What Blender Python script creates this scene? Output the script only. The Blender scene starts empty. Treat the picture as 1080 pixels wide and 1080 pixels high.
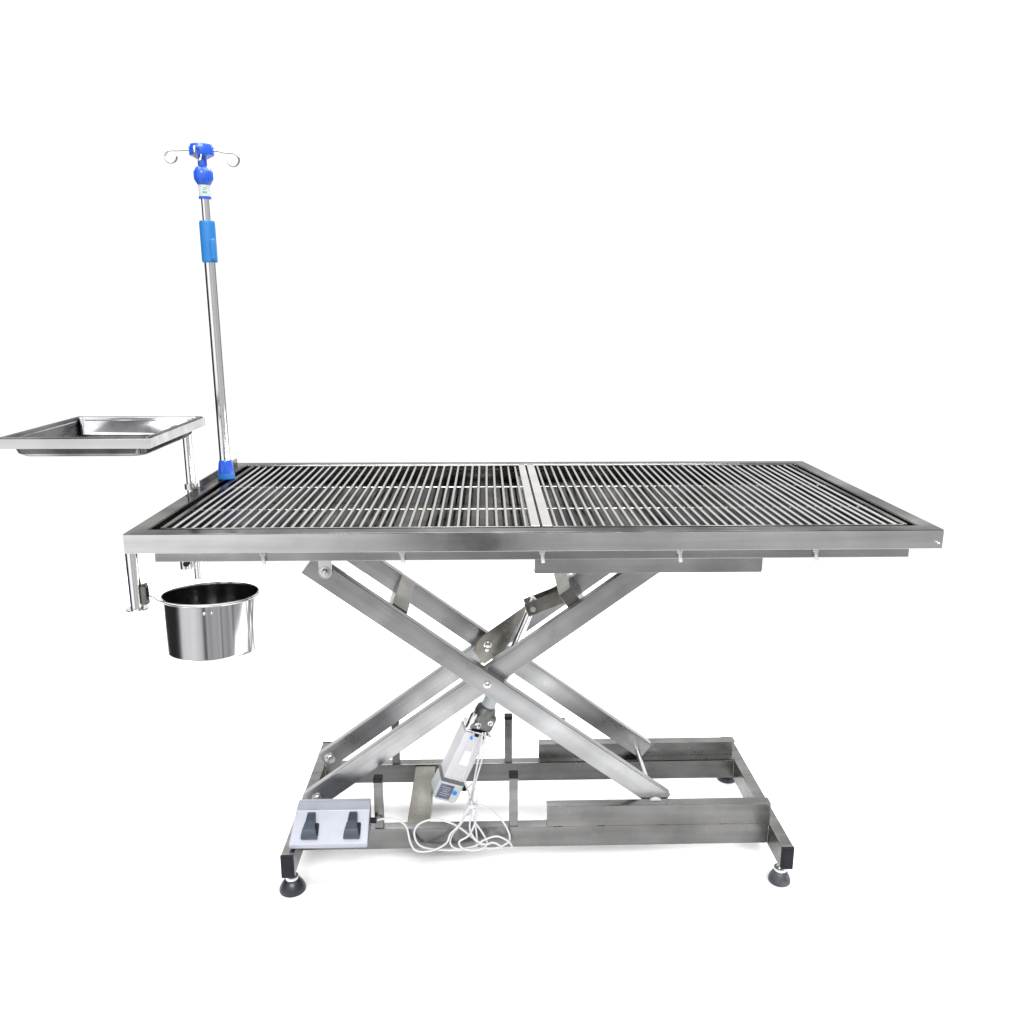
import bpy, bmesh, math, random
from mathutils import Vector, Matrix, Quaternion
random.seed(7)
PI = math.pi
S = bpy.context.scene
C = S.collection

# ------------------------------------------------------------------ camera
def look_camera():
    cd = bpy.data.cameras.new('camera'); co = bpy.data.objects.new('camera', cd); C.objects.link(co)
    yaw, pitch, roll = .0307, .2346, .0022
    f = Vector((math.sin(yaw)*math.cos(pitch), math.cos(yaw)*math.cos(pitch), -math.sin(pitch)))
    r = Vector((math.cos(yaw), -math.sin(yaw), 0)); u = r.cross(f)
    r2 = r*math.cos(roll)+u*math.sin(roll); u2 = -r*math.sin(roll)+u*math.cos(roll)
    m = Matrix((r2, u2, -f)).transposed().to_4x4(); m.translation = (-0.0897, -1.4035, 1.1656)
    co.matrix_world = m
    cd.sensor_width = 36; cd.lens = 36*.9014/1.08; cd.clip_end = 100; cd.clip_start = .01
    S.camera = co
look_camera()

# ------------------------------------------------------------------ world: a bright studio, made-up darker surroundings behind the camera
W = bpy.data.worlds.new('World'); S.world = W; W.use_nodes = True
def build_world():
    nt = W.node_tree; N = nt.nodes; Lk = nt.links; N.clear()
    def nd(t, **k):
        n = N.new(t)
        for a, b in k.items(): setattr(n, a, b)
        return n
    def mth(op, a, b=None, c=None):
        n = nd('ShaderNodeMath', operation=op)
        for i, v in enumerate((a, b, c)):
            if v is None: continue
            if isinstance(v, (int, float)): n.inputs[i].default_value = v
            else: Lk.new(v, n.inputs[i])
        return n.outputs[0]
    tc = nd('ShaderNodeTexCoord'); sx = nd('ShaderNodeSeparateXYZ'); Lk.new(tc.outputs['Generated'], sx.inputs[0])
    x, y, z = sx.outputs
    az = mth('ARCTAN2', x, mth('MULTIPLY', y, -1.0))          # 0 = straight behind the camera
    # vertical bands: made-up bright and dark stripes behind the camera, shaping the steel reflections
    az01 = mth('MULTIPLY_ADD', az, 1/(2*PI), .5)
    rp = nd('ShaderNodeValToRGB'); Lk.new(az01, rp.inputs[0]); el = rp.color_ramp.elements
    bands = [(-1.35, .03), (-1.20, .08), (-1.12, .35), (-1.0, 1.1), (-.50, 1.2), (-.36, 1.1), (-.22, .95), (-.12, .72), (-.05, .18), (.03, .15), (.07, .70),
             (.20, .48), (.35, .66), (.50, .54), (.62, .75), (.66, .15), (.72, .60), (.95, .45), (1.10, .75), (1.16, .20), (1.25, .50), (1.60, .55), (1.90, .35), (2.05, .04)]
    el[0].position = .01; el[0].color = (.05, .05, .05, 1); el[1].position = .99; el[1].color = (.05, .05, .05, 1)
    for a_, v in bands: el.new(a_/(2*PI)+.5).color = (v, v*.995, v*1.01, 1)
    # broad tones
    n2 = nd('ShaderNodeTexNoise'); n2.inputs['Scale'].default_value = 1.6
    Lk.new(tc.outputs['Generated'], n2.inputs['Vector'])
    fl = nd('ShaderNodeMapRange'); Lk.new(n2.outputs[0], fl.inputs[0])
    for i, v in zip((1, 2, 3, 4), (.3, .7, .42, .85)): fl.inputs[i].default_value = v
    floor_back = nd('ShaderNodeCombineColor')
    for i in range(3): Lk.new(mth('MULTIPLY', fl.outputs[0], (1, .99, .98)[i]), floor_back.inputs[i])
    mz = nd('ShaderNodeMapRange', interpolation_type='SMOOTHSTEP'); Lk.new(z, mz.inputs[0])
    for i, v in zip((1, 2, 3, 4), (-.62, -.38, 0, 1)): mz.inputs[i].default_value = v
    m1 = nd('ShaderNodeMix', data_type='RGBA'); Lk.new(mz.outputs[0], m1.inputs[0])
    Lk.new(floor_back.outputs[0], m1.inputs[6]); Lk.new(rp.outputs[0], m1.inputs[7])
    # added soft white fill overhead
    mc = nd('ShaderNodeMapRange', interpolation_type='SMOOTHSTEP'); Lk.new(z, mc.inputs[0])
    for i, v in zip((1, 2, 3, 4), (.45, .8, 0, 1)): mc.inputs[i].default_value = v
    m2 = nd('ShaderNodeMix', data_type='RGBA'); Lk.new(mc.outputs[0], m2.inputs[0])
    Lk.new(m1.outputs[2], m2.inputs[6]); m2.inputs[7].default_value = (1.1, 1.1, 1.1, 1)
    # white seamless background in front
    azf = mth('ABSOLUTE', mth('ARCTAN2', x, y))               # 0 = straight ahead: the white backdrop is about 105 degrees wide
    mf = nd('ShaderNodeMapRange', interpolation_type='SMOOTHSTEP'); Lk.new(azf, mf.inputs[0])
    for i, v in zip((1, 2, 3, 4), (.95, .84, 0, 1)): mf.inputs[i].default_value = v
    cut = nd('ShaderNodeMapRange', interpolation_type='SMOOTHSTEP'); Lk.new(z, cut.inputs[0])
    for i, v in zip((1, 2, 3, 4), (.55, .75, 1, 0)): cut.inputs[i].default_value = v
    mfo = mth('MULTIPLY', mf.outputs[0], cut.outputs[0])
    m3 = nd('ShaderNodeMix', data_type='RGBA'); Lk.new(mfo, m3.inputs[0])
    Lk.new(m2.outputs[2], m3.inputs[6]); m3.inputs[7].default_value = (1.12, 1.12, 1.12, 1)
    bg = nd('ShaderNodeBackground'); Lk.new(m3.outputs[2], bg.inputs[0]); bg.inputs[1].default_value = 1.0
    out = nd('ShaderNodeOutputWorld'); Lk.new(bg.outputs[0], out.inputs[0])
build_world()

def area(name, loc, target, size, power, size_y=None, col=(1, 1, 1)):
    ld = bpy.data.lights.new(name, 'AREA'); ld.energy = power; ld.size = size; ld.color = col
    if size_y: ld.shape = 'RECTANGLE'; ld.size_y = size_y
    lo = bpy.data.objects.new(name, ld); C.objects.link(lo); lo.location = loc
    lo.rotation_euler = (Vector(target)-Vector(loc)).to_track_quat('-Z', 'Y').to_euler()
area('overhead_fill', (0, .9, 3.4), (0, .6, 0), 4.5, 280, 3.6)  # added unseen fill, keeps the floor paper burnt out to white
area('rear_fill', (0, 3.4, 3.9), (0, .3, 0), 3.5, 90, 1.2)  # added unseen lamp, lifts the shadow beneath the table from behind
area('front_fill', (0, -3.4, 3.6), (0, .3, 0), 3.5, 235, 1.2)  # added unseen lamp behind the camera, brightens the floor under the front
S.view_settings.view_transform = 'Standard'; S.view_settings.look = 'None'
S.view_settings.gamma = 1; S.view_settings.exposure = 0
S.view_settings.use_curve_mapping = False
S.render.engine = 'CYCLES'

# ------------------------------------------------------------------ materials
def mat(name, col, rough=.5, metal=0, nscale=None, nvec=(1, 1, 1), namp=.1, ramp=.08, bump=0, smudge_mottle=0, coat=0, aniso=0, edge=None, spec=.5):
    m = bpy.data.materials.new(name); m.use_nodes = True; nt = m.node_tree; b = nt.nodes['Principled BSDF']
    b.inputs['Metallic'].default_value = metal; b.inputs['Roughness'].default_value = rough
    b.inputs['Base Color'].default_value = (*col, 1); b.inputs['Coat Weight'].default_value = coat
    b.inputs['Anisotropic'].default_value = aniso
    if edge is not None: b.inputs['Specular Tint'].default_value = (edge, edge, edge, 1)
    b.inputs['Specular IOR Level'].default_value = spec
    tc = nt.nodes.new('ShaderNodeTexCoord')
    def noise(scale, vec, det=3):
        mp = nt.nodes.new('ShaderNodeMapping'); mp.inputs['Scale'].default_value = vec
        nt.links.new(tc.outputs['Object'], mp.inputs[0])
        n = nt.nodes.new('ShaderNodeTexNoise'); n.inputs['Scale'].default_value = scale; n.inputs['Detail'].default_value = det
        nt.links.new(mp.outputs[0], n.inputs['Vector']); return n.outputs[0]
    def rng(src, lo, hi, a=.3, c=.7):
        r = nt.nodes.new('ShaderNodeMapRange'); nt.links.new(src, r.inputs[0])
        for i, v in zip((1, 2, 3, 4), (a, c, lo, hi)): r.inputs[i].default_value = v
        return r.outputs[0]
    if nscale:
        n = noise(nscale, nvec)
        hs = nt.nodes.new('ShaderNodeHueSaturation'); hs.inputs['Color'].default_value = (*col, 1)
        f = rng(n, 1-namp, 1+namp)
        if smudge_mottle:  # broad blotches; on pan, ledge and tray they paint reflections
            s = noise(9, (1, 1, 1), 4)
            mm = nt.nodes.new('ShaderNodeMath'); mm.operation = 'MULTIPLY'
            nt.links.new(f, mm.inputs[0]); nt.links.new(rng(s, 1-smudge_mottle, 1+smudge_mottle*.5), mm.inputs[1]); f = mm.outputs[0]
        nt.links.new(f, hs.inputs['Value']); nt.links.new(hs.outputs[0], b.inputs['Base Color'])
        s2 = noise(14, (1, 1, 1), 4)
        nt.links.new(rng(s2, max(.02, rough-ramp), rough+ramp), b.inputs['Roughness'])
        if bump:
            bp_ = nt.nodes.new('ShaderNodeBump'); bp_.inputs['Strength'].default_value = bump
            bp_.inputs['Distance'].default_value = .001
            nt.links.new(n, bp_.inputs['Height']); nt.links.new(bp_.outputs[0], b.inputs['Normal'])
    return m
M = {}
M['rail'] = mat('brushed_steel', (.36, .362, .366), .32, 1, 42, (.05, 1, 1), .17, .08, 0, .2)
M['base'] = mat('shaded_brushed_steel', (.20, .198, .195), .29, 1, 42, (.05, 1, 1), .18, .08, 0, .25)  # same brushed steel, colour darkened for the shaded floor it would mirror
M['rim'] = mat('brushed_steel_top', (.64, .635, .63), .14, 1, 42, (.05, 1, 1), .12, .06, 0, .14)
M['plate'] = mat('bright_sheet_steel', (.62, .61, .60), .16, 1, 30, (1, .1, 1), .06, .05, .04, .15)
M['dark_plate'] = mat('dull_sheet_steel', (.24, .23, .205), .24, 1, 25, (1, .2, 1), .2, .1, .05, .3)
M['pan'] = mat('reflection_toned_pan_steel', (.17, .16, .145), .13, 1, 9, (1, .4, 1), .8, .1, 0, .6, edge=.45)  # dark mottling painted in place of room reflections between the bars
M['rod'] = mat('polished_steel_bar', (.68, .68, .69), .16, 1, 40, (1, .1, 1), .05, .04, edge=.7)
M['mirror'] = mat('polished_steel', (.70, .70, .715), .08, 1, 12, (1, 1, .3), .05, .03, .02, .05)
M['tube'] = mat('polished_tube_steel', (.86, .85, .86), .14, 1, 40, (1, 1, .1), .04, .04)
M['bolt'] = mat('zinc_bolt', (.7, .7, .7), .22, 1)
M['black'] = mat('black_plastic', (.016, .017, .022), .5, 0, 30, (1, 1, 1), .2, .08, .05, spec=.1)
M['rubber'] = mat('black_rubber', (.016, .018, .024), .3, 0, 30, (1, 1, 1), .3, .1, .05)
M['grey_rubber'] = mat('dusty_grey_rubber', (.05, .055, .068), .5, 0, 60, (1, 1, 1), .5, .1, .1)
M['blue'] = mat('blue_plastic', (.010, .085, .52), .25, 0, 20, (1, 1, 1), .1, .08, coat=.4)
M['grip'] = mat('sky_blue_grip', (.010, .15, .42), .5, 0, 20, (1, 1, 1), .08, .08)
M['label'] = mat('white_label', (.48, .50, .49), .4)
M['green'] = mat('green_print', (.03, .36, .16), .5)
M['white'] = mat('white_painted_aluminium', (.60, .60, .63), .35, 0, 12, (1, 1, .4), .05, .08)
M['cast'] = mat('cast_grey_gearbox', (.17, .18, .17), .35, .6, 30, (1, 1, 1), .3, .1, .2)
M['box'] = mat('pale_grey_plastic', (.55, .60, .61), .35, 0, 12, (1, 1, 1), .05, .08)
M['band'] = mat('grey_gasket', (.13, .14, .135), .5)
M['print'] = mat('dark_nameplate', (.14, .15, .22), .4, 0, 60, (1, 1, 1), .3, .05)
M['dot'] = mat('blue_sticker', (.0, .25, .85), .35)
M['cable'] = mat('white_cable', (.54, .54, .56), .4)
M['pedal_box'] = mat('pale_anodised_panel', (.33, .34, .39), .38, .35, 40, (1, .1, 1), .05, .06)
M['pedal'] = mat('slate_pedal_plastic', (.03, .042, .062), .38, 0, 30, (1, 1, 1), .2, .06)
M['tray'] = mat('reflection_toned_tray_steel', (.22, .22, .23), .14, 1, 10, (1, .6, 1), .4, .05, 0, .5, edge=.45)  # darkened and blotched in colour to suggest dark mirrored surroundings
M['ledge'] = mat('reflection_toned_ledge_steel', (.23, .226, .22), .18, 1, 6, (1, 1, 1), .8, .1, 0, .4, edge=.6)  # bright and dark reflections along the rim, painted into the colour
M['pail'] = mat('bucket_steel', (.54, .54, .55), .13, 1, 60, (1, 1, .05), .06, .03)
M['wire'] = mat('steel_wire', (.36, .36, .33), .25, 1)
M['tin'] = mat('dull_galvanised', (.34, .34, .36), .4, 1, 20, (1, 1, 1), .2, .1, .05, .25)
M['paper'] = mat('white_studio_paper', (.93, .93, .93), .9)

# ------------------------------------------------------------------ helpers
def rbox(bm, c, s, bev=.0015, rot=None):
    """box with centre c, size s, bevelled"""
    t = bmesh.new(); bmesh.ops.create_cube(t, size=1)
    for v in t.verts: v.co = Vector((v.co.x*s[0], v.co.y*s[1], v.co.z*s[2]))
    if bev: bmesh.ops.bevel(t, geom=t.edges[:], offset=min(bev, min(s)*.45), segments=2, affect='EDGES', profile=.5)
    for v in t.verts:
        if rot is not None: v.co = rot @ v.co
        v.co += Vector(c)
    merge(bm, t)
def merge(bm, t):
    me = bpy.data.meshes.new('tmp'); t.to_mesh(me); t.free(); bm.from_mesh(me); bpy.data.meshes.remove(me)
def box2(bm, lo, hi, bev=.0015):
    lo = Vector(lo); hi = Vector(hi); rbox(bm, (lo+hi)/2, hi-lo, bev)
def tube(bm, pts, r, seg=12, cap=True, closed=False):
    """swept round tube through pts (r a number or a list)"""
    pts = [Vector(p) for p in pts]; n = len(pts); rs = r if isinstance(r, (list, tuple)) else [r]*n
    rings = []; up = None
    for i, p in enumerate(pts):
        if closed: d = pts[(i+1) % n]-pts[i-1]
        else: d = pts[min(i+1, n-1)]-pts[max(i-1, 0)]
        d.normalize()
        if up is None: up = d.orthogonal().normalized()
        else: up = (up-d*up.dot(d)).normalized()
        sd = d.cross(up)
        rings.append([bm.verts.new(p+(up*math.cos(2*PI*k/seg)+sd*math.sin(2*PI*k/seg))*rs[i]) for k in range(seg)])
    rng_ = range(n if closed else n-1)
    for i in rng_:
        a, b = rings[i], rings[(i+1) % n]
        for k in range(seg): bm.faces.new((a[k], a[(k+1) % seg], b[(k+1) % seg], b[k]))
    if cap and not closed:
        bm.faces.new(rings[0][::-1]); bm.faces.new(rings[-1])
def lathe(bm, prof, c=(0, 0, 0), axis=(0, 0, 1), seg=48):
    """profile [(r,z)...] turned around axis through c"""
    q = Vector((0, 0, 1)).rotation_difference(Vector(axis).normalized()); c = Vector(c); rings = []
    for r, z in prof:
        if r < 1e-6: rings.append([bm.verts.new(c+q @ Vector((0, 0, z)))])
        else: rings.append([bm.verts.new(c+q @ Vector((r*math.cos(2*PI*k/seg), r*math.sin(2*PI*k/seg), z))) for k in range(seg)])
    for a, b in zip(rings, rings[1:]):
        for k in range(seg):
            k2 = (k+1) % seg
            if len(a) == 1 and len(b) == 1: continue
            if len(a) == 1: bm.faces.new((a[0], b[k2], b[k]))
            elif len(b) == 1: bm.faces.new((a[k], a[k2], b[0]))
            else: bm.faces.new((a[k], a[k2], b[k2], b[k]))
def prism(bm, poly, d, rot=None, c=(0, 0, 0), bev=.001):
    """poly in XZ, extruded by d along Y, centred"""
    t = bmesh.new(); a = [t.verts.new((x, -d/2, z)) for x, z in poly]; b = [t.verts.new((x, d/2, z)) for x, z in poly]
    t.faces.new(a); t.faces.new(b[::-1]); n = len(poly)
    for i in range(n): t.faces.new((a[i], b[i], b[(i+1) % n], a[(i+1) % n]))
    bmesh.ops.recalc_face_normals(t, faces=t.faces[:])
    if bev: bmesh.ops.bevel(t, geom=t.edges[:], offset=bev, segments=2, affect='EDGES')
    for v in t.verts:
        if rot is not None: v.co = rot @ v.co
        v.co += Vector(c)
    merge(bm, t)
WM = {}                                   # world matrix of each object made here
def obj(name, bm, m, parent=None, mw=None, recalc=True):
    if recalc: bmesh.ops.recalc_face_normals(bm, faces=bm.faces[:])
    me = bpy.data.meshes.new(name); bm.to_mesh(me); bm.free()
    for p in me.polygons: p.use_smooth = True
    try: me.set_sharp_from_angle(angle=math.radians(38))
    except Exception: pass
    me.materials.append(M[m] if isinstance(m, str) else m)
    o = bpy.data.objects.new(name, me); C.objects.link(o)
    wm = o.modifiers.new('weighted_normals', 'WEIGHTED_NORMAL'); wm.keep_sharp = True; wm.weight = 80
    mw = mw or Matrix.Identity(4); WM[o.name] = mw
    if parent:
        o.parent = parent; o.matrix_basis = WM[parent.name].inverted() @ mw
    else: o.matrix_basis = mw
    return o
def tag(o, label, cat, group=None):
    o['label'] = label; o['category'] = cat
    if group: o['group'] = group
    return o
def thing(name, label, cat, loc, group=None):
    o = bpy.data.objects.new(name, None); C.objects.link(o); o.location = loc; o.empty_display_size = .05
    WM[o.name] = Matrix.Translation(loc); return tag(o, label, cat, group)
def B(): return bmesh.new()
def bolt_head(bm, c, r=.007, axis=(0, -1, 0)):
    lathe(bm, [(0, 0), (r*1.6, 0), (r*1.6, .0015), (r, .0018), (r, .006), (r*.75, .0085), (0, .009)], c, axis, 14)

# ------------------------------------------------------------------ setting
bm = B()
vs = [bm.verts.new(p) for p in ((-1.35, -.62, 0), (1.35, -.62, 0), (2.9, 2.3, 0), (-2.9, 2.3, 0))]; bm.faces.new(vs)
fo = obj('floor', bm, 'paper'); fo['kind'] = 'structure'

# ------------------------------------------------------------------ operating table
T = .795
L2, WD = .70, .68
table = thing('operating_table', 'stainless steel veterinary operating table with slatted top on a scissor lift base', 'operating table', (0, .34, 0))

# base ---------------------------------------------------------------


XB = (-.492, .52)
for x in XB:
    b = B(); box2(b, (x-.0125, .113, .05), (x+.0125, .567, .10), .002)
    beam = obj('foot_beam', b, 'base', table)
    for ye, s in ((.113, -1), (.567, 1)):
        e = B(); rbox(e, (x, ye+s*.0022, .075), (.026, .0052, .051), .0015)
        rbox(e, (x, ye+s*.0052, .075), (.016, .002, .040), .0008); obj('end_cap', e, 'black', beam)

def foot(x, y, r, m):
    f = B(); lathe(f, [(0, 0), (r*1.0, 0), (r*1.05, .002), (r*1.04, .007), (r*.92, .014), (r*.74, .021), (r*.56, .026), (r*.35, .029), (0, .029)], (x, y, 0), seg=32)
    fo = obj('levelling_foot', f, m, table)
    s = B(); lathe(s, [(0, .027), (.013, .027), (.013, .033), (.008, .0335), (.006, .036), (.006, .0497), (0, .0497)], (x, y, 0), seg=6*4)
    obj('threaded_stem', s, 'bolt', fo)
foot(-.492, .140, .0255, 'rubber'); foot(.519, .140, .0215, 'grey_rubber')
foot(-.492, .540, .024, 'rubber'); foot(.519, .540, .024, 'rubber')

YF, YR = .205, .465
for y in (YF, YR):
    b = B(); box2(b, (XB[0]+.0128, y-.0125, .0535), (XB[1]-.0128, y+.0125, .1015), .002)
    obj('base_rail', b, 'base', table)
    # C channel guide for the rollers, open towards the middle of the table
    g = B(); s = 1 if y == YF else -1; x0, x1 = .034, .508
    box2(g, (x0, y-s*.0128-.0012, .1022), (x1, y-s*.0128+.0012, .149), .0006)
    box2(g, (x0, min(y-s*.0113, y+s*.010), .1468), (x1, max(y-s*.0113, y+s*.010), .149), .0006)
    box2(g, (x0, min(y-s*.0113, y+s*.010), .1022), (x1, max(y-s*.0113, y+s*.010), .1042), .0006)
    obj('roller_channel', g, 'base', table)
def weld(p0, p1, r=.0022):
    p0 = Vector(p0); p1 = Vector(p1); n = max(6, int((p1-p0).length/.0022)); b = B()
    tube(b, [p0.lerp(p1, i/n)+Vector([random.uniform(-.0004, .0004) for _ in range(3)]) for i in range(n+1)], [r*random.uniform(.7, 1.15) for i in range(n+1)], 8)
    obj('weld_bead', b, 'dark_plate', table)
for y in (YF, YR):
    for x, s in ((XB[0]+.0135, 1), (XB[1]-.0135, -1)):
        weld((x, y-.0135, .056), (x, y-.0135, .098)); weld((x, y-.010, .1015), (x, y+.010, .1015), .0018)
    for x in (.05, .14, .27, .40, .48): weld((x, y-.0142, .1018), (x+.016, y-.0142, .1018), .0013)
# cross member plate carrying the actuator foot
c = B(); box2(c, (-.262, YF+.013, .078), (-.214, YR-.013, .098), .002); obj('cross_member', c, 'dark_plate', table)
c = B(); box2(c, (.30, YF+.013, .058), (.335, YR-.013, .075), .002)
c.free()
# stop posts with black caps
for x, y, top in ((-.318, YF, .208), (-.036, YF, .213), (-.040, YR, .213), (-.309, YR, .208), (.088, YR+.02, .19)):
    u = B(); box2(u, (x-.009, y-.009, .1017), (x+.009, y+.009, top), .0012)
    uo = obj('stop_post', u, 'base', table)
    k = B(); rbox(k, (x, y, top+.0045), (.0195, .0195, .009), .002); obj('post_cap', k, 'black', uo)

# scissor arms ---------------------------------------------------------
PX, PZ = -.090, .415
ANG = math.radians(36.3)
def arm(y, side, up, down, name='scissor_arm'):
    """side -1: leans up to the left; +1: up to the right. A 50 x 22 mm tube."""
    a = ANG if side > 0 else -ANG
    mw = Matrix.Translation((PX, y, PZ)) @ Matrix.Rotation(-a, 4, 'Y')
    # local +X runs towards the right end
    lo, hi = (-down, up) if side > 0 else (-up, down)
    b = B(); box2(b, (lo, -.0108, -.0225), (hi, .0108, .0225), .0022)
    return obj(name, b, 'rail', table, mw), mw
YA, YB, YA2, YB2 = .2285, .2510, .4425, .4200
LFT = .437
armA, mA = arm(YA, -1, LFT, .468)
armB, mB = arm(YB, 1, .452, .474)
armA2, mA2 = arm(YA2, -1, LFT, .468)
armB2, mB2 = arm(YB2, 1, .452, .474)
def loc2(mw, p): return mw @ Vector(p)
# bolts
def bolt(p, parent, r=.007, axis=(0, -1, 0)):
    b = B(); bolt_head(b, p, r, axis); obj('bolt', b, 'bolt', parent)
bolt(loc2(mA, (0, -.0112, 0)), armA, .0048)
bolt(loc2(mB2, (-.0, -.0112, .0)), armB2, .0065)
bolt(loc2(mA, (-LFT+.035, -.0112, .012)), armA, .006)
bolt(loc2(mB2, (-.455, -.0112, .000)), armB2, .008)
bolt(loc2(mB, (-.452, -.0112, .0)), armB, .007)
# upper hanger brackets (fixed pivots, left) and lower pivot lugs
for yy, par in ((YA-.0145, armA), (YA2+.0145, armA2)):
    h = B(); px, pz = loc2(mA, (-LFT+.035, 0, .012)).x, loc2(mA, (-LFT+.035, 0, .012)).z
    box2(h, (px-.013, yy-.002, pz-.003), (px+.013, yy+.002, .715), .001)
    lathe(h, [(0, 0), (.0135, 0), (.0135, .0035), (0, .0035)], (px, yy+.0017, pz-.003), (0, -1, 0), 24)
    obj('hanger_bracket', h, 'rim', table)
    if yy < .3: bolt((px, yy-.0022, pz-.002), table, .0065)
for yy in (YB+.0155, YB2+.0155):
    h = B(); p = loc2(mB, (-.452, 0, 0)); box2(h, (p.x-.018, yy-.0025, .099), (p.x+.018, yy+.0025, p.z+.012), .002)
    obj('pivot_lug', h, 'rail', table)
# crossbars between the arms
def bar_between(mw, y0, y1, lx, lz, w, t, m, name):
    """bar running along Y at local (lx,lz) of an arm"""
    rot = mw.to_3x3(); b = B(); c0 = mw @ Vector((lx, 0, lz)); rbox(b, (c0.x, (y0+y1)/2, c0.z), (w, y1-y0, t), .0015, rot)
    return obj(name, b, m, table)
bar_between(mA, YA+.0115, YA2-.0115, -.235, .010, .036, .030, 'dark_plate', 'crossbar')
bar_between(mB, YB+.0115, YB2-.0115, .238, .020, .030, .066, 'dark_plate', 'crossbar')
# axle rod of the lower rollers (seen between the right ends)
p = loc2(mA, (.452, 0, -.012)); b = B(); tube(b, [(p.x, YA+.012, p.z), (p.x, YA2-.012, p.z)], .006, 14); obj('roller_axle', b, 'bolt', table)
for yy, s in ((YA-.0115, -1), (YA2+.0115, 1)):
    b = B(); lathe(b, [(0, 0), (.015, 0), (.016, .001), (.016, .008), (.015, .009), (0, .009)], (p.x, yy, p.z-.0), (0, s, 0), 24)
    obj('roller', b, 'white', table)
# reinforcing gusset on the rear up-right arm with its bolt
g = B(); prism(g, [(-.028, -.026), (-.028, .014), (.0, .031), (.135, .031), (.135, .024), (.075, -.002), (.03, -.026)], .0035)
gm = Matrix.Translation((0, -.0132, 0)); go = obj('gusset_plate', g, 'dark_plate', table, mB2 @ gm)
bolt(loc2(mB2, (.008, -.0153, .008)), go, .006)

# clevis at the actuator rod end
ctop = loc2(mB, (.230, 0, .026)); YC = (YB+YB2)/2
rod_top = Vector((.008, YC, .543))
for yy in (YC-.017, YC+.017):
    h = B()
    rotc = Matrix.Rotation(-math.atan2(ctop.z-rod_top.z, ctop.x-rod_top.x), 3, 'Y')
    d = (Vector((ctop.x, 0, ctop.z))-Vector((rod_top.x, 0, rod_top.z))).length-.020
    mid = rod_top.lerp(Vector((ctop.x, YC, ctop.z)), .5*d/(d+.020))
    rbox(h, (mid.x, yy, mid.z), (d+.03, .004, .030), .0015, rotc)
    obj('clevis_plate', h, 'dark_plate', table)
b = B(); tube(b, [(rod_top.x, YC-.026, rod_top.z), (rod_top.x, YC+.026, rod_top.z)], .006, 14); obj('clevis_pin', b, 'bolt', table)

# actuator ---------------------------------------------------------------
act_lo = Vector((-.160, YC, .163))
ax = (rod_top-act_lo).normalized()            # points up the rod
# local frame: Z = ax, Y away from the camera
xx = Vector((0, 1, 0)).cross(ax).normalized(); yy_ = ax.cross(xx)
fr = Matrix((xx, yy_, ax)).transposed().to_4x4()
spin = Matrix.Rotation(math.radians(11), 4, 'Z')
def act_m(s): return Matrix.Translation(act_lo+ax*s) @ fr @ spin
Ltot = (rod_top-act_lo).length
act = B(); rbox(act, (0, 0, .040), (.054, .052, .124), .005)
for xk in (-.012, .012): rbox(act, (xk, -.0262, .040), (.002, .002, .120), .0005)
act_o = obj('linear_actuator', act, 'white', table, act_m(0)); act_o['label'] = 'white linear actuator motor housing with gearbox and chrome rod'
a2 = B(); rbox(a2, (.004, 0, .106), (.060, .054, .004), .001); obj('mounting_plate', a2, 'rod', act_o, act_m(0))
a3 = B(); rbox(a3, (.010, .0, .130), (.046, .046, .040), .008); lathe(a3, [(0, .145), (.024, .145), (.022, .158), (.017, .163), (0, .163)], (.006, 0, 0), seg=24)
rbox(a3, (-.018, -.012, .126), (.016, .018, .030), .004); rbox(a3, (-.012, -.02, .118), (.02, .012, .012), .003)
obj('gearbox', a3, 'cast', act_o, act_m(0))
a3 = B(); rbox(a3, (.0, -.0268, .100), (.012, .004, .006), .0008); rbox(a3, (.019, -.0268, .099), (.011, .004, .006), .0008); rbox(a3, (-.024, -.018, .118), (.006, .010, .016), .001); obj('cable_clip', a3, 'black', act_o, act_m(0))
a3 = B(); lathe(a3, [(0, .108), (.009, .108), (.009, .140), (.006, .146), (0, .146)], (-.020, -.016, 0), seg=16); bolt_head(a3, (-.005, -.024, .122), .005, (0, -1, 0)); bolt_head(a3, (.02, -.023, .135), .004, (0, -1, 0))
obj('gearbox_fitting', a3, 'bolt', act_o, act_m(0))
a4 = B(); lathe(a4, [(0, .160), (.0155, .160), (.0155, .275), (.013, .280), (0, .280)], (.006, 0, 0), seg=28); obj('outer_tube', a4, 'box', act_o, act_m(0))
a5 = B(); s0 = act_m(0) @ Vector((.006, 0, .27)); tube(a5, [s0, rod_top-ax*.012], .0088, 20); obj('piston_rod', a5, 'tube', act_o)
a5 = B(); rbox(a5, (0, 0, 0), (.020, .022, .036), .004, fr.to_3x3())
for v in a5.verts: v.co += rod_top
obj('rod_eye', a5, 'bolt', act_o)
# lower control box with nameplate
cb = B(); prism(cb, [(-.026, -.078), (.024, -.078), (.0275, -.066), (.0275, -.027), (-.030, -.027), (-.031, -.066)], .050, bev=.003)
cm = act_m(0); cbo = obj('control_box', cb, 'box', act_o, cm)
gk = B(); rbox(gk, (-.001, -.001, -.0235), (.057, .053, .0075), .001); obj('gasket', gk, 'band', act_o, cm)
npz = B(); rbox(npz, (-.009, -.0256, -.053), (.032, .0012, .036), .0003); npo = obj('nameplate', npz, 'print', cbo, cm)
ln = B()
for i in range(5): rbox(ln, (-.010+(i % 2)*.002, -.0264, -.042-i*.0052), (.022-(i % 3)*.005, .0006, .0007), 0)
obj('print_lines', ln, 'white', npo, cm)
def disc(bm, c, r, t, ax_=(0, -1, 0), seg=24): lathe(bm, [(0, 0), (r, 0), (r, t), (0, t)], c, ax_, seg)
d = B(); disc(d, (.013, -.0262, -.050), .0052, .0012); obj('sticker', d, 'dot', cbo, cm)
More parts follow.
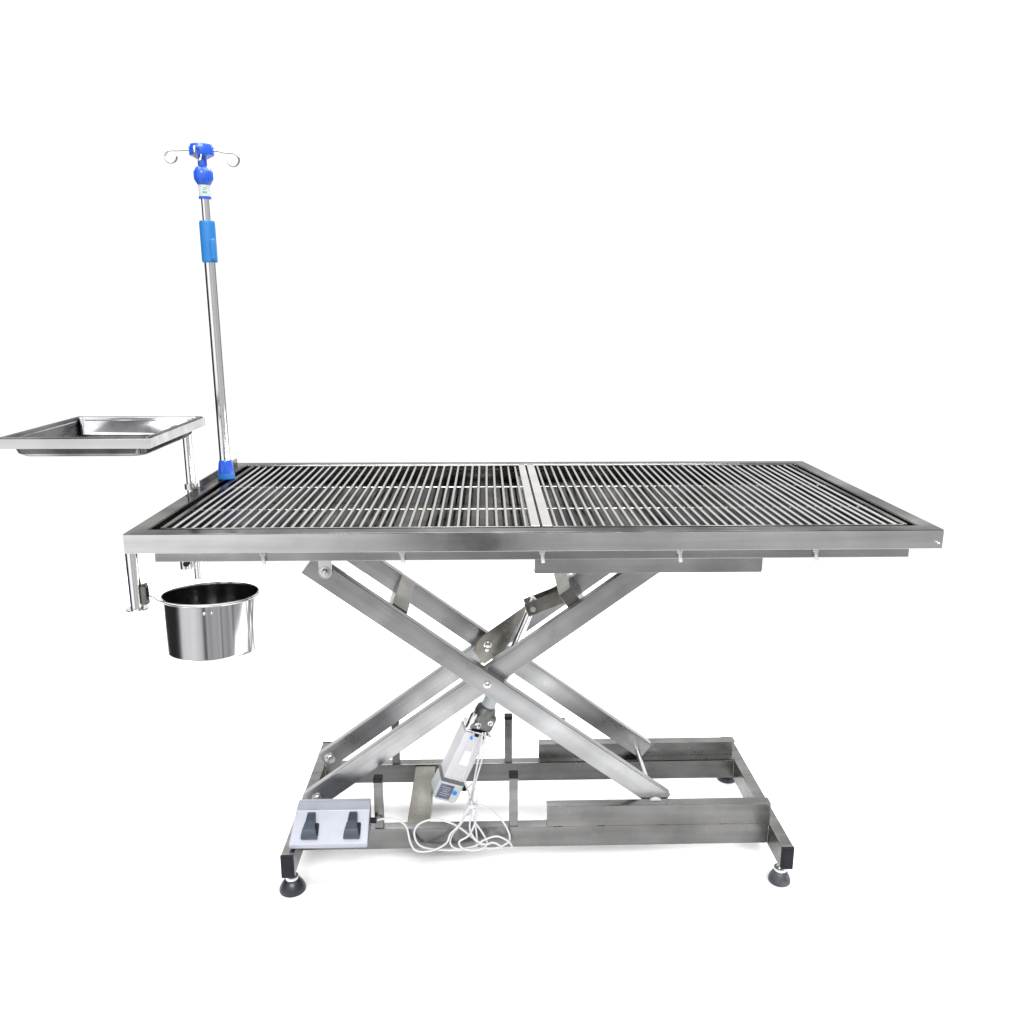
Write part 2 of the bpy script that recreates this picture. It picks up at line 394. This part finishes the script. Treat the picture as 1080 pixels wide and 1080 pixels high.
d = B(); disc(d, (-.006, -.0268, .092), .0048, .0012); obj('sticker', d, 'dot', act_o, cm)
lb = B(); rbox(lb, (.002, -.0275, .040), (.019, .0008, .036), .0002); lbo = obj('label', lb, 'paper', act_o, cm)
sk = B()
for k in (0, 1): lathe(sk, [(0, 0), (.0055, 0), (.0055, .012), (.003, .016), (0, .016)], (.0275, -.008+k*.014, -.045), (1, 0, 0), 14)
obj('cable_socket', sk, 'black', cbo, cm)
# foot lug of the actuator resting on the cross member
p0 = cm @ Vector((-.004, .012, -.070))
b = B(); tube(b, [p0, (-.2135, YC+.04, .093)], .008, 14); obj('foot_lug', b, 'dark_plate', act_o)

# top frame ---------------------------------------------------------------
ZB = .7605
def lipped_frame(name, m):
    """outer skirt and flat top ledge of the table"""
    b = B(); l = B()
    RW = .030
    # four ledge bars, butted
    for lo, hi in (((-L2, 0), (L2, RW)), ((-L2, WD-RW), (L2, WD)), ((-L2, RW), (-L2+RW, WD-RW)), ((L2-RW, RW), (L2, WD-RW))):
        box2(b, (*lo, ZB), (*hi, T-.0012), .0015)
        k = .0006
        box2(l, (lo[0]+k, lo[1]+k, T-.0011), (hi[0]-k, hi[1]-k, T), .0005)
    obj('ledge', l, 'ledge', table)  # thin layer over the rim sheet, carries the painted reflections
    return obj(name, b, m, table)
frame = lipped_frame('rim', 'rim')
# narrow raised stop along the back left edge
b = B(); box2(b, (-L2+.001, .395, T+.0003), (-L2+.005, WD-.012, T+.013), .0008); obj('edge_stop', b, 'dark_plate', table)
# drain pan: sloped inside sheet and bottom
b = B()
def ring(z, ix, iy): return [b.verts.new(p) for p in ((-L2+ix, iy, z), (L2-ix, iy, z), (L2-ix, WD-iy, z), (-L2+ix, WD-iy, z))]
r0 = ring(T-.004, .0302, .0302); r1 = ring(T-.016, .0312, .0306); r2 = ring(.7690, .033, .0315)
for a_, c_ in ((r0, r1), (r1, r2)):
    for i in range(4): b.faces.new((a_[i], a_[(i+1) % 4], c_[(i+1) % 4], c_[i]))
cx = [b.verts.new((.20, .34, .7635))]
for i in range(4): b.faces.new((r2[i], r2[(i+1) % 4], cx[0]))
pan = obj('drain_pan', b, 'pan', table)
# centre support across the pan
b = B(); box2(b, (-.016, .041, .7695), (.030, WD-.041, .7795), .001); obj('centre_support', b, 'dark_plate', table)
# under frame
for y in (.05, WD-.05):
    b = B(); box2(b, (-.665, y-.0125, .7345), (.662, y+.0125, .7600), .0015); obj('underframe_rail', b, 'rail', table)
for x in (-.60, -.42, .02, .46, .61):
    b = B(); box2(b, (x-.0125, .063, .7365), (x+.0125, WD-.063, .7595), .0015); obj('underframe_cross_member', b, 'rail', table)
for y, s in ((YF, 1), (YR, -1)):
    b = B(); box2(b, (-.45, y-.0125, .7000), (.50, y+.0125, .7355), .0015); obj('upper_rail', b, 'rail', table)
    b = B()
    box2(b, (.004, y-s*.0128-.0012, .6600), (.452, y-s*.0128+.0012, .7120), .0006)
    box2(b, (.004, min(y-s*.0113, y+s*.010), .6600), (.452, max(y-s*.0113, y+s*.010), .6622), .0006)
    obj('roller_channel', b, 'rail', table)
# small clips under the front edge
for x in (-.478, -.237, .0075, .25, .492):
    b = B(); rbox(b, (x, .0335, .7520), (.010, .004, .012), .001); tube(b, [(x, .0325, .750), (x+.001, .0315, .738), (x+.002, .031, .731)], [.0035, .0032, .0038], 10)
    rbox(b, (x, .035, .7585), (.016, .006, .003), .0005); obj('clip', b, 'white', table)
b = B(); lathe(b, [(0, 0), (.004, 0), (.004, .006), (0, .006)], (-.21, .034, .752), (0, -1, 0), 10)
b.free()
# screws on the right end of the skirt
b = B(); bolt_head(b, (.690, -.0002, .772), .0014); obj('screw', b, 'bolt', frame)

# ------------------------------------------------------------------ grates
def grate(x0, x1, label, end_l, end_r):
    g = thing('slatted_grate', label, 'grate', ((x0+x1)/2, .34, .78), 'grates laid in the table top')
    ya, yb = .040, .640; zt = .7955
    for q0, q1 in ((x0, x0+end_l), (x1-end_r, x1)):
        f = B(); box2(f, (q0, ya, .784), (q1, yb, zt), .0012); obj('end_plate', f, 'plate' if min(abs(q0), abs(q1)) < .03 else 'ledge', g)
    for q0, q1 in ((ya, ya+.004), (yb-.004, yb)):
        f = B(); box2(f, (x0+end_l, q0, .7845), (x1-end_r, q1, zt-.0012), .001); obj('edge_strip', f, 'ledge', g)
    n = 37; a = x0+end_l; w = (x1-end_r)-a; s = B()
    for i in range(n):
        x = a+w*(i+.5)/n+random.uniform(-.0006, .0006)
        dz = random.uniform(-.0006, .0006)
        tube(s, [(x, ya+.0042, .7905+dz), (x+random.uniform(-.0008, .0008), .34, .7905+dz), (x+random.uniform(-.0004, .0004), yb-.0042, .7905+dz)], .0030, 10)
    obj('bars', s, 'rod', g)
    for y in (.215, .425):
        c = B(); tube(c, [(a, y, .7850), (x1-end_r, y, .7848)], .0014, 8); obj('cross_rod', c, 'dark_plate', g)
    for xx_ in (x0+.02, x1-.02):
        for y in (.05, .63):
            pass
    return g
grate(-.652, .0040, 'left slatted stainless grate of the table top, beside the blue footed pole', .009, .016)
grate(.0078, .655, 'right slatted stainless grate of the table top, the one farther from the pole', .018, .008)

# ------------------------------------------------------------------ tray stand and tray
ts = thing('tray_stand', 'tray stand of steel tube and square frame clamped at the left table end', 'tray stand', (-.712, .372, .76))
px, py = -.706, .366
p = B(); tube(p, [(px, py, .60), (px, py, .9275)], .0095, 20); obj('post', p, 'tube', ts)
p = B(); box2(p, (px-.012, py-.012, .755), (px+.0053, py+.012, .803), .001)
p.free()
p = B(); lathe(p, [(.0096, 0), (.0138, 0), (.0138, .012), (.0096, .012)], (px, py, T+.001), seg=24); obj('collar', p, 'bolt', ts)
p = B(); lathe(p, [(.0078, .622), (.0130, .622), (.0135, .624), (.0135, .7602), (.0078, .7602)], (px-.0245, py, 0), seg=24)
lathe(p, [(0, .626), (.0078, .626)], (px-.0245, py, 0), seg=24); so = obj('clamp_tube', p, 'mirror', ts)
p = B(); lathe(p, [(0, 0), (.006, 0), (.006, .010), (0, .010)], (px-.018, py-.0125, .638), (0, -1, 0), 14); obj('clamp_knob', p, 'black', so)
p = B(); box2(p, (px-.037, py-.010, .735), (px+.012, py+.010, .760), .001); obj('clamp_bracket', p, 'rail', ts)
# frame
TX0, TX1, TY0, TY1, TZ = -.928, -.668, .072, .372, .945
p = B(); fw = .012; fh = .017
box2(p, (TX0, TY0, TZ-fh), (TX1, TY0+.0022, TZ), .0006); box2(p, (TX0, TY1-.0022, TZ-fh), (TX1, TY1, TZ), .0006)
box2(p, (TX0, TY0+.0022, TZ-fh), (TX0+.0022, TY1-.0022, TZ), .0006); box2(p, (TX1-.0022, TY0+.0022, TZ-fh), (TX1, TY1-.0022, TZ), .0006)
box2(p, (TX0+.0022, TY0+.0022, TZ-.0052), (TX1-.0022, TY0+.014, TZ-.003), .0004); box2(p, (TX0+.0022, TY1-.014, TZ-.0052), (TX1-.0022, TY1-.0022, TZ-.003), .0004)
box2(p, (TX0+.0022, TY0+.014, TZ-.0052), (TX0+.014, TY1-.014, TZ-.003), .0004); box2(p, (TX1-.014, TY0+.014, TZ-.0052), (TX1-.0022, TY1-.014, TZ-.003), .0004)
obj('tray_frame', p, 'rim', ts)
p = B(); box2(p, (px-.022, py-.030, .9283), (px+.030, py+.0035, .9315), .0008); box2(p, (px-.004, py-.06, .922), (px+.016, py-.010, .9279), .001); obj('support_bracket', p, 'rail', ts)
# tray
def rr(x0, x1, y0, y1, r, z, n=6):
    o_ = []
    for cx_, cy_, a0 in ((x1-r, y1-r, 0), (x0+r, y1-r, 90), (x0+r, y0+r, 180), (x1-r, y0+r, 270)):
        for k in range(n+1):
            a_ = math.radians(a0+90*k/n); o_.append((cx_+r*math.cos(a_), cy_+r*math.sin(a_), z))
    return o_
b = B(); prof = [(.0028, .003, TZ+.0012), (.0028, .003, TZ-.0022), (.004, .004, TZ+.0022), (.010, .008, TZ+.0018), (.0125, .010, TZ-.001), (.019, .016, TZ-.028), (.024, .022, TZ-.0335), (.034, .028, TZ-.0345)]
rings = []
for ins, r, z in prof: rings.append([b.verts.new(q) for q in rr(TX0+ins, TX1-ins, TY0+ins, TY1-ins, r, z)])
for a_, c_ in zip(rings, rings[1:]):
    n = len(a_)
    for i in range(n): b.faces.new((a_[i], a_[(i+1) % n], c_[(i+1) % n], c_[i]))
b.faces.new(rings[-1])
tr = obj('instrument_tray', b, 'tray')
sm = tr.modifiers.new('thickness', 'SOLIDIFY'); sm.thickness = .0009; sm.offset = 0
tag(tr, 'shallow mirror polished steel tray lying in the raised square frame', 'tray')

# ------------------------------------------------------------------ bucket and its holder
bh = thing('bucket_holder', 'polished tube with wire ring and knob under the left front table corner', 'bucket holder', (-.704, .036, .65))
hx, hy = -.7035, .036
p = B(); tube(p, [(hx, hy, .652), (hx, hy, .7603)], .0108, 24); obj('post', p, 'tube', bh)
p = B(); lathe(p, [(0, 0), (.019, 0), (.0195, .001), (.0185, .0025), (.0109, .003)], (hx, hy, .6495), seg=28); obj('base_flange', p, 'mirror', bh)
p = B(); rbox(p, (hx+.0165, hy-.001, .676), (.0105, .014, .034), .002); tube(p, [(hx+.012, hy-.001, .6935), (hx+.0215, hy-.001, .6965)], .0022, 8); obj('clamp_knob', p, 'dark_plate', bh)
bx, by, bz = -.601, .118, .650
p = B(); R_ = .0858
BT = Matrix.Translation((bx, by, bz)) @ Matrix.Rotation(math.radians(-4.5), 4, 'X') @ Matrix.Translation((-bx, -by, -bz))
pts = [(bx+R_*math.cos(a_), by+R_*math.sin(a_), bz-.0035) for a_ in [2*PI*k/48 for k in range(48)]]
tube(p, pts, .0016, 8, closed=True)
a_ = math.atan2(hy-by, hx-bx)
e_ = Vector((bx+R_*math.cos(a_), by+R_*math.sin(a_), bz-.0035))
tube(p, [(hx+.020, hy, .668), (hx+.026, hy+.012, .660), tuple(e_.lerp(Vector((hx+.02, hy, .665)), .4)), tuple(e_)], .0016, 8); obj('ring', p, 'rod', bh, BT)
bk = thing('steel_bucket', 'round polished stainless steel bucket hanging below the left end of the table', 'bucket', (bx, by, bz-.112))
H = .108
BT = Matrix.Translation((bx, by, bz)) @ Matrix.Rotation(math.radians(-4.5), 4, 'X') @ Matrix.Translation((-bx, -by, -bz))
p = B(); lathe(p, [(0, 0), (.075, 0), (.0822, .003), (.0845, .009), (.0845, H-.004), (.0856, H-.0028), (.0868, H-.0012), (.0872, H+.0002), (.0862, H+.0012), (.0845, H+.0006), (.0835, H-.004), (.0833, .011), (.081, .0045), (.073, .0025), (0, .0025)], (bx, by, bz-H), seg=96)
obj('pail', p, 'pail', bk, BT)
p = B(); a_ = math.radians(-80); q = Vector((bx+.0843*math.cos(a_), by+.0843*math.sin(a_), bz-.016)); bolt_head(p, q, .0022, (math.cos(a_), math.sin(a_), 0)); obj('rivet', p, 'rod', bk, BT)
p = B(); a_ = math.radians(-72); q = Vector((bx+.0843*math.cos(a_), by+.0843*math.sin(a_), bz-.016)); bolt_head(p, q, .0022, (math.cos(a_), math.sin(a_), 0)); obj('rivet', p, 'rod', bk, BT)

# ------------------------------------------------------------------ drip pole
ip = thing('drip_pole', 'tall steel infusion pole with blue plastic top, blue grip and wire hooks', 'infusion stand', (-.665, .478, .795))
qx, qy = -.666, .478
p = B(); lathe(p, [(0, 0), (.0178, 0), (.0182, .003), (.0158, .030), (.0138, .040), (.0125, .042), (0, .042)], (qx, qy, T+.0008), seg=28); fe = obj('ferrule', p, 'blue', ip)
p = B(); lathe(p, [(.0183, 0), (.0183, .008), (.0178, .0095), (.0165, .010)], (qx, qy, T+.0025), seg=28); obj('ferrule_ring', p, 'grip', fe)
p = B(); tube(p, [(qx, qy, T+.04), (qx, qy, 1.262)], .0122, 24); obj('lower_tube', p, 'tube', ip)
p = B(); lathe(p, [(0, 0), (.0145, 0), (.0160, .004), (.0160, .078), (.0150, .083), (.009, .084)], (qx, qy, 1.256), seg=28); rbox(p, (qx+.0115, qy-.010, 1.282), (.012, .014, .045), .0055); gr = obj('grip', p, 'grip', ip)
p = B(); tube(p, [(qx, qy, 1.33), (qx, qy, 1.385)], .0088, 20); obj('upper_tube', p, 'tube', ip)
p = B(); lathe(p, [(.0085, 1.3815), (.0125, 1.3815), (.0128, 1.386), (.0118, 1.3865), (.0085, 1.387)], (qx, qy, 0), seg=24); obj('lower_ring', p, 'blue', ip)
p = B(); lathe(p, [(.009, 1.3868), (.0118, 1.3868), (.0118, 1.4095), (.009, 1.4095)], (qx, qy, 0), seg=24); sl = obj('label_sleeve', p, 'label', ip)
p = B()
for zz, w0 in ((1.392, (-95, -50)), (1.3985, (-90, -60)), (1.402, (-84, -48))):
    for k in range(6):
        a0 = math.radians(w0[0]+(w0[1]-w0[0])*k/6); a1 = math.radians(w0[0]+(w0[1]-w0[0])*(k+.72)/6); r = .0121
        hgt = .0042 if zz < 1.395 else .0016
        v = [p.verts.new((qx+r*math.cos(t), qy+r*math.sin(t), z_)) for t, z_ in ((a0, zz), (a1, zz), (a1, zz+hgt), (a0, zz+hgt))]; p.faces.new(v)
obj('print', p, 'green', sl)
p = B(); lathe(p, [(.009, 1.4096), (.0130, 1.4096), (.0170, 1.416), (.0190, 1.425), (.0186, 1.434), (.0150, 1.442), (.0095, 1.446), (.0090, 1.462), (.0, 1.462)], (qx, qy, 0), seg=28)
for k in range(10):
    a_ = 2*PI*k/10; rbox(p, (qx+.0178*math.cos(a_), qy+.0178*math.sin(a_), 1.427), (.004, .0035, .016), .001, Matrix.Rotation(a_, 3, 'Z'))
obj('height_knob', p, 'blue', ip)
p = B(); lathe(p, [(0, 1.4595), (.012, 1.4595), (.0215, 1.4650), (.0235, 1.469), (.0232, 1.480), (.0215, 1.4865), (.014, 1.4885), (0, 1.489)], (qx, qy, 0), seg=32)
for a_ in (0, 90, 180, 270):
    t = math.radians(a_+4); rbox(p, (qx+.0165*math.cos(t), qy+.0165*math.sin(t), 1.474), (.016, .016, .020), .004, Matrix.Rotation(t, 3, 'Z'))
hb = obj('hook_hub', p, 'blue', ip)
def hook(a_, rise, length):
    t = math.radians(a_); d = Vector((math.cos(t), math.sin(t), 0)); o_ = Vector((qx, qy, 1.476))
    pts = [o_+d*.020, o_+d*.035+Vector((0, 0, rise*.4)), o_+d*(length-.014)+Vector((0, 0, rise))]
    R2 = .0125; cc = o_+d*(length)+Vector((0, 0, rise-R2))
    side = Vector((-d.y, d.x, 0))
    for k in range(0, 15):
        al = math.radians(100-k*20); pts.append(cc+d*R2*math.cos(al)+Vector((0, 0, R2*math.sin(al)))+side*.0006*k)
    b = B(); tube(b, pts, .0020, 10); obj('hook', b, 'wire', hb)
hook(182, -.001, .060); hook(-2, -.005, .062); hook(271, -.001, .046)

# ------------------------------------------------------------------ foot switch box
fs = thing('foot_switch', 'pale grey box with two dark pedals leaning on the front base rail', 'foot switch', (-.41, .14, .10))
# side profile in YZ: front lip, sloped face, upper flange
def yz_prism(poly, x0, x1, bev=.001):
    b = B(); rot = Matrix(((0, 1, 0), (1, 0, 0), (0, 0, 1))); prism(b, [(y, z) for y, z in poly], x1-x0, rot, ((x0+x1)/2, 0, 0), bev); return b
p = B()
vb = [(-.491, -.334, .126, .104), (-.491, -.334, .126, .111), (-.484, -.334, .1765, .158), (-.479, -.332, .182, .176), (-.479, -.332, .191, .176), (-.484, -.334, .191, .1035)]
L_ = [p.verts.new((a_, y, z)) for a_, c_, y, z in vb]; R__ = [p.verts.new((c_, y, z)) for a_, c_, y, z in vb]
p.faces.new(L_[::-1]); p.faces.new(R__)
for i in range(6): p.faces.new((L_[i], R__[i], R__[(i+1) % 6], L_[(i+1) % 6]))
bmesh.ops.recalc_face_normals(p, faces=p.faces[:]); bmesh.ops.bevel(p, geom=p.edges[:], offset=.0012, segments=2, affect='EDGES')
obj('housing', p, 'pedal_box', fs)
nrm = Vector((0, -(.158-.111), .1765-.126)).normalized(); dn = Vector((0, .1765-.126, .158-.111)).normalized()   # dn: up the slope
for xc in (-.451, -.366):
    c0 = Vector((xc, .126, .111))
    def P(x, s, h): return c0+Vector((x, 0, 0))+dn*s+nrm*h
    q = B(); sec = [(.011, .017, .003, .011), (.015, .0165, .003, .0145), (.026, .0145, .002, .018), (.045, .0095, .002, .015), (.060, .0085, .002, .010), (.0645, .008, .002, .006)]
    rg = []
    for s_, hw, h0, h1 in sec: rg.append([q.verts.new(P(x, s_, h)) for x, h in ((-hw, h0), (hw, h0), (hw*.92, h1), (-hw*.92, h1))])
    for a_, c_ in zip(rg, rg[1:]):
        for i in range(4): q.faces.new((a_[i], a_[(i+1) % 4], c_[(i+1) % 4], c_[i]))
    q.faces.new(rg[0]); q.faces.new(rg[-1][::-1])
    bmesh.ops.recalc_face_normals(q, faces=q.faces[:]); bmesh.ops.bevel(q, geom=q.edges[:], offset=.0009, segments=2, affect='EDGES')
    pd = obj('pedal', q, 'pedal', fs)
    q = B(); rbox(q, P(.002, .030, .0035), (.030, .026, .006), .002, Matrix.Rotation(math.atan2(dn.z, dn.y), 3, 'X')); obj('pedal_base', q, 'black', pd)
q = B(); tube(q, [(-.3335, .185, .128), (-.322, .185, .127)], .006, 14); obj('cable_gland', q, 'black', fs)

# ------------------------------------------------------------------ cables
def smooth(pts, n=8):
    pts = [Vector(p) for p in pts]; o_ = []
    for i in range(len(pts)-1):
        a0 = pts[max(i-1, 0)]; a1 = pts[i]; a2 = pts[i+1]; a3 = pts[min(i+2, len(pts)-1)]
        for k in range(n):
            t = k/n; o_.append(.5*((2*a1)+(a2-a0)*t+(2*a0-5*a1+4*a2-a3)*t*t+(3*a1-a0-3*a2+a3)*t**3))
    o_.append(pts[-1]); return o_
cb_ = thing('cable_bundle', 'bundle of looped white cables hanging from the actuator over the front rail', 'cable', (-.13, .19, .06))
def cable(name, pts, r=.0021):
    b = B(); tube(b, smooth(pts), r, 10); obj(name, b, 'cable', cb_)
yk = .186
cable('motor_cable', [(-.120, .285, .272), (-.121, .262, .249), (-.134, .262, .200), (-.142, .262, .178), (-.132, .255, .148), (-.127, .230, .130), (-.124, .190, .155)])
cable('power_cable', [(-.100, .285, .272), (-.108, .262, .230), (-.117, .258, .185), (-.124, .250, .144), (-.125, .215, .140), (-.122, .186, .150)])
cable('power_cable', [(-.094, .285, .272), (-.100, .262, .230), (-.112, .258, .185), (-.121, .250, .150), (-.122, .215, .140), (-.120, .188, .150)])
cable('looped_cable', [(-.124, yk, .169), (-.119, yk, .131), (-.113, .180, .079), (-.123, .178, .062), (-.179, .180, .058), (-.229, .182, .066), (-.244, .184, .093), (-.233, .186, .117), (-.198, .187, .126), (-.158, .184, .114), (-.125, .180, .089), (-.103, .176, .070), (-.079, .174, .064), (-.045, .178, .080), (-.057, yk, .117), (-.089, yk, .150), (-.118, yk, .166)])
cable('looped_cable', [(-.126, .190, .158), (-.143, .184, .122), (-.163, .181, .096), (-.169, .181, .074), (-.155, .181, .060), (-.119, .174, .070), (-.099, .171, .086), (-.071, .172, .094), (-.047, .174, .080), (-.039, .178, .064)])
cable('looped_cable', [(-.121, .192, .158), (-.128, .184, .110), (-.118, .172, .090), (-.098, .168, .078), (-.080, .168, .082), (-.066, .170, .074), (-.058, .176, .060)])
cable('looped_cable', [(-.118, .235, .180), (-.130, .225, .150), (-.140, .205, .125), (-.126, .192, .138), (-.112, .196, .166), (-.120, .215, .190), (-.134, .228, .172)], .0018)
cable('looped_cable', [(-.120, .190, .160), (-.112, .186, .146), (-.117, .180, .120), (-.130, .174, .096), (-.150, .172, .082), (-.140, .171, .066), (-.110, .170, .064), (-.092, .172, .076), (-.100, .178, .096), (-.116, .184, .118)])
cable('pedal_cable', [(-.122, .188, .162), (-.136, .184, .145), (-.150, .178, .118), (-.168, .174, .100), (-.178, .173, .078), (-.209, .174, .061), (-.239, .176, .060), (-.252, .180, .077), (-.262, .188, .112), (-.290, .196, .124), (-.321, .187, .127)])
q = B()
for dz in (-.002, .002): tube(q, [(-.122+.0085*math.cos(2*PI*k/16), .190+.007*math.sin(2*PI*k/16), .156+dz) for k in range(16)], .0016, 6, closed=True)
tube(q, [(-.114, .185, .156), (-.106, .180, .162), (-.100, .179, .160)], .0009, 6); obj('cable_tie', q, 'white', cb_)
cable('plug', [(-.118, .188, .150), (-.120, .186, .138)], .005)
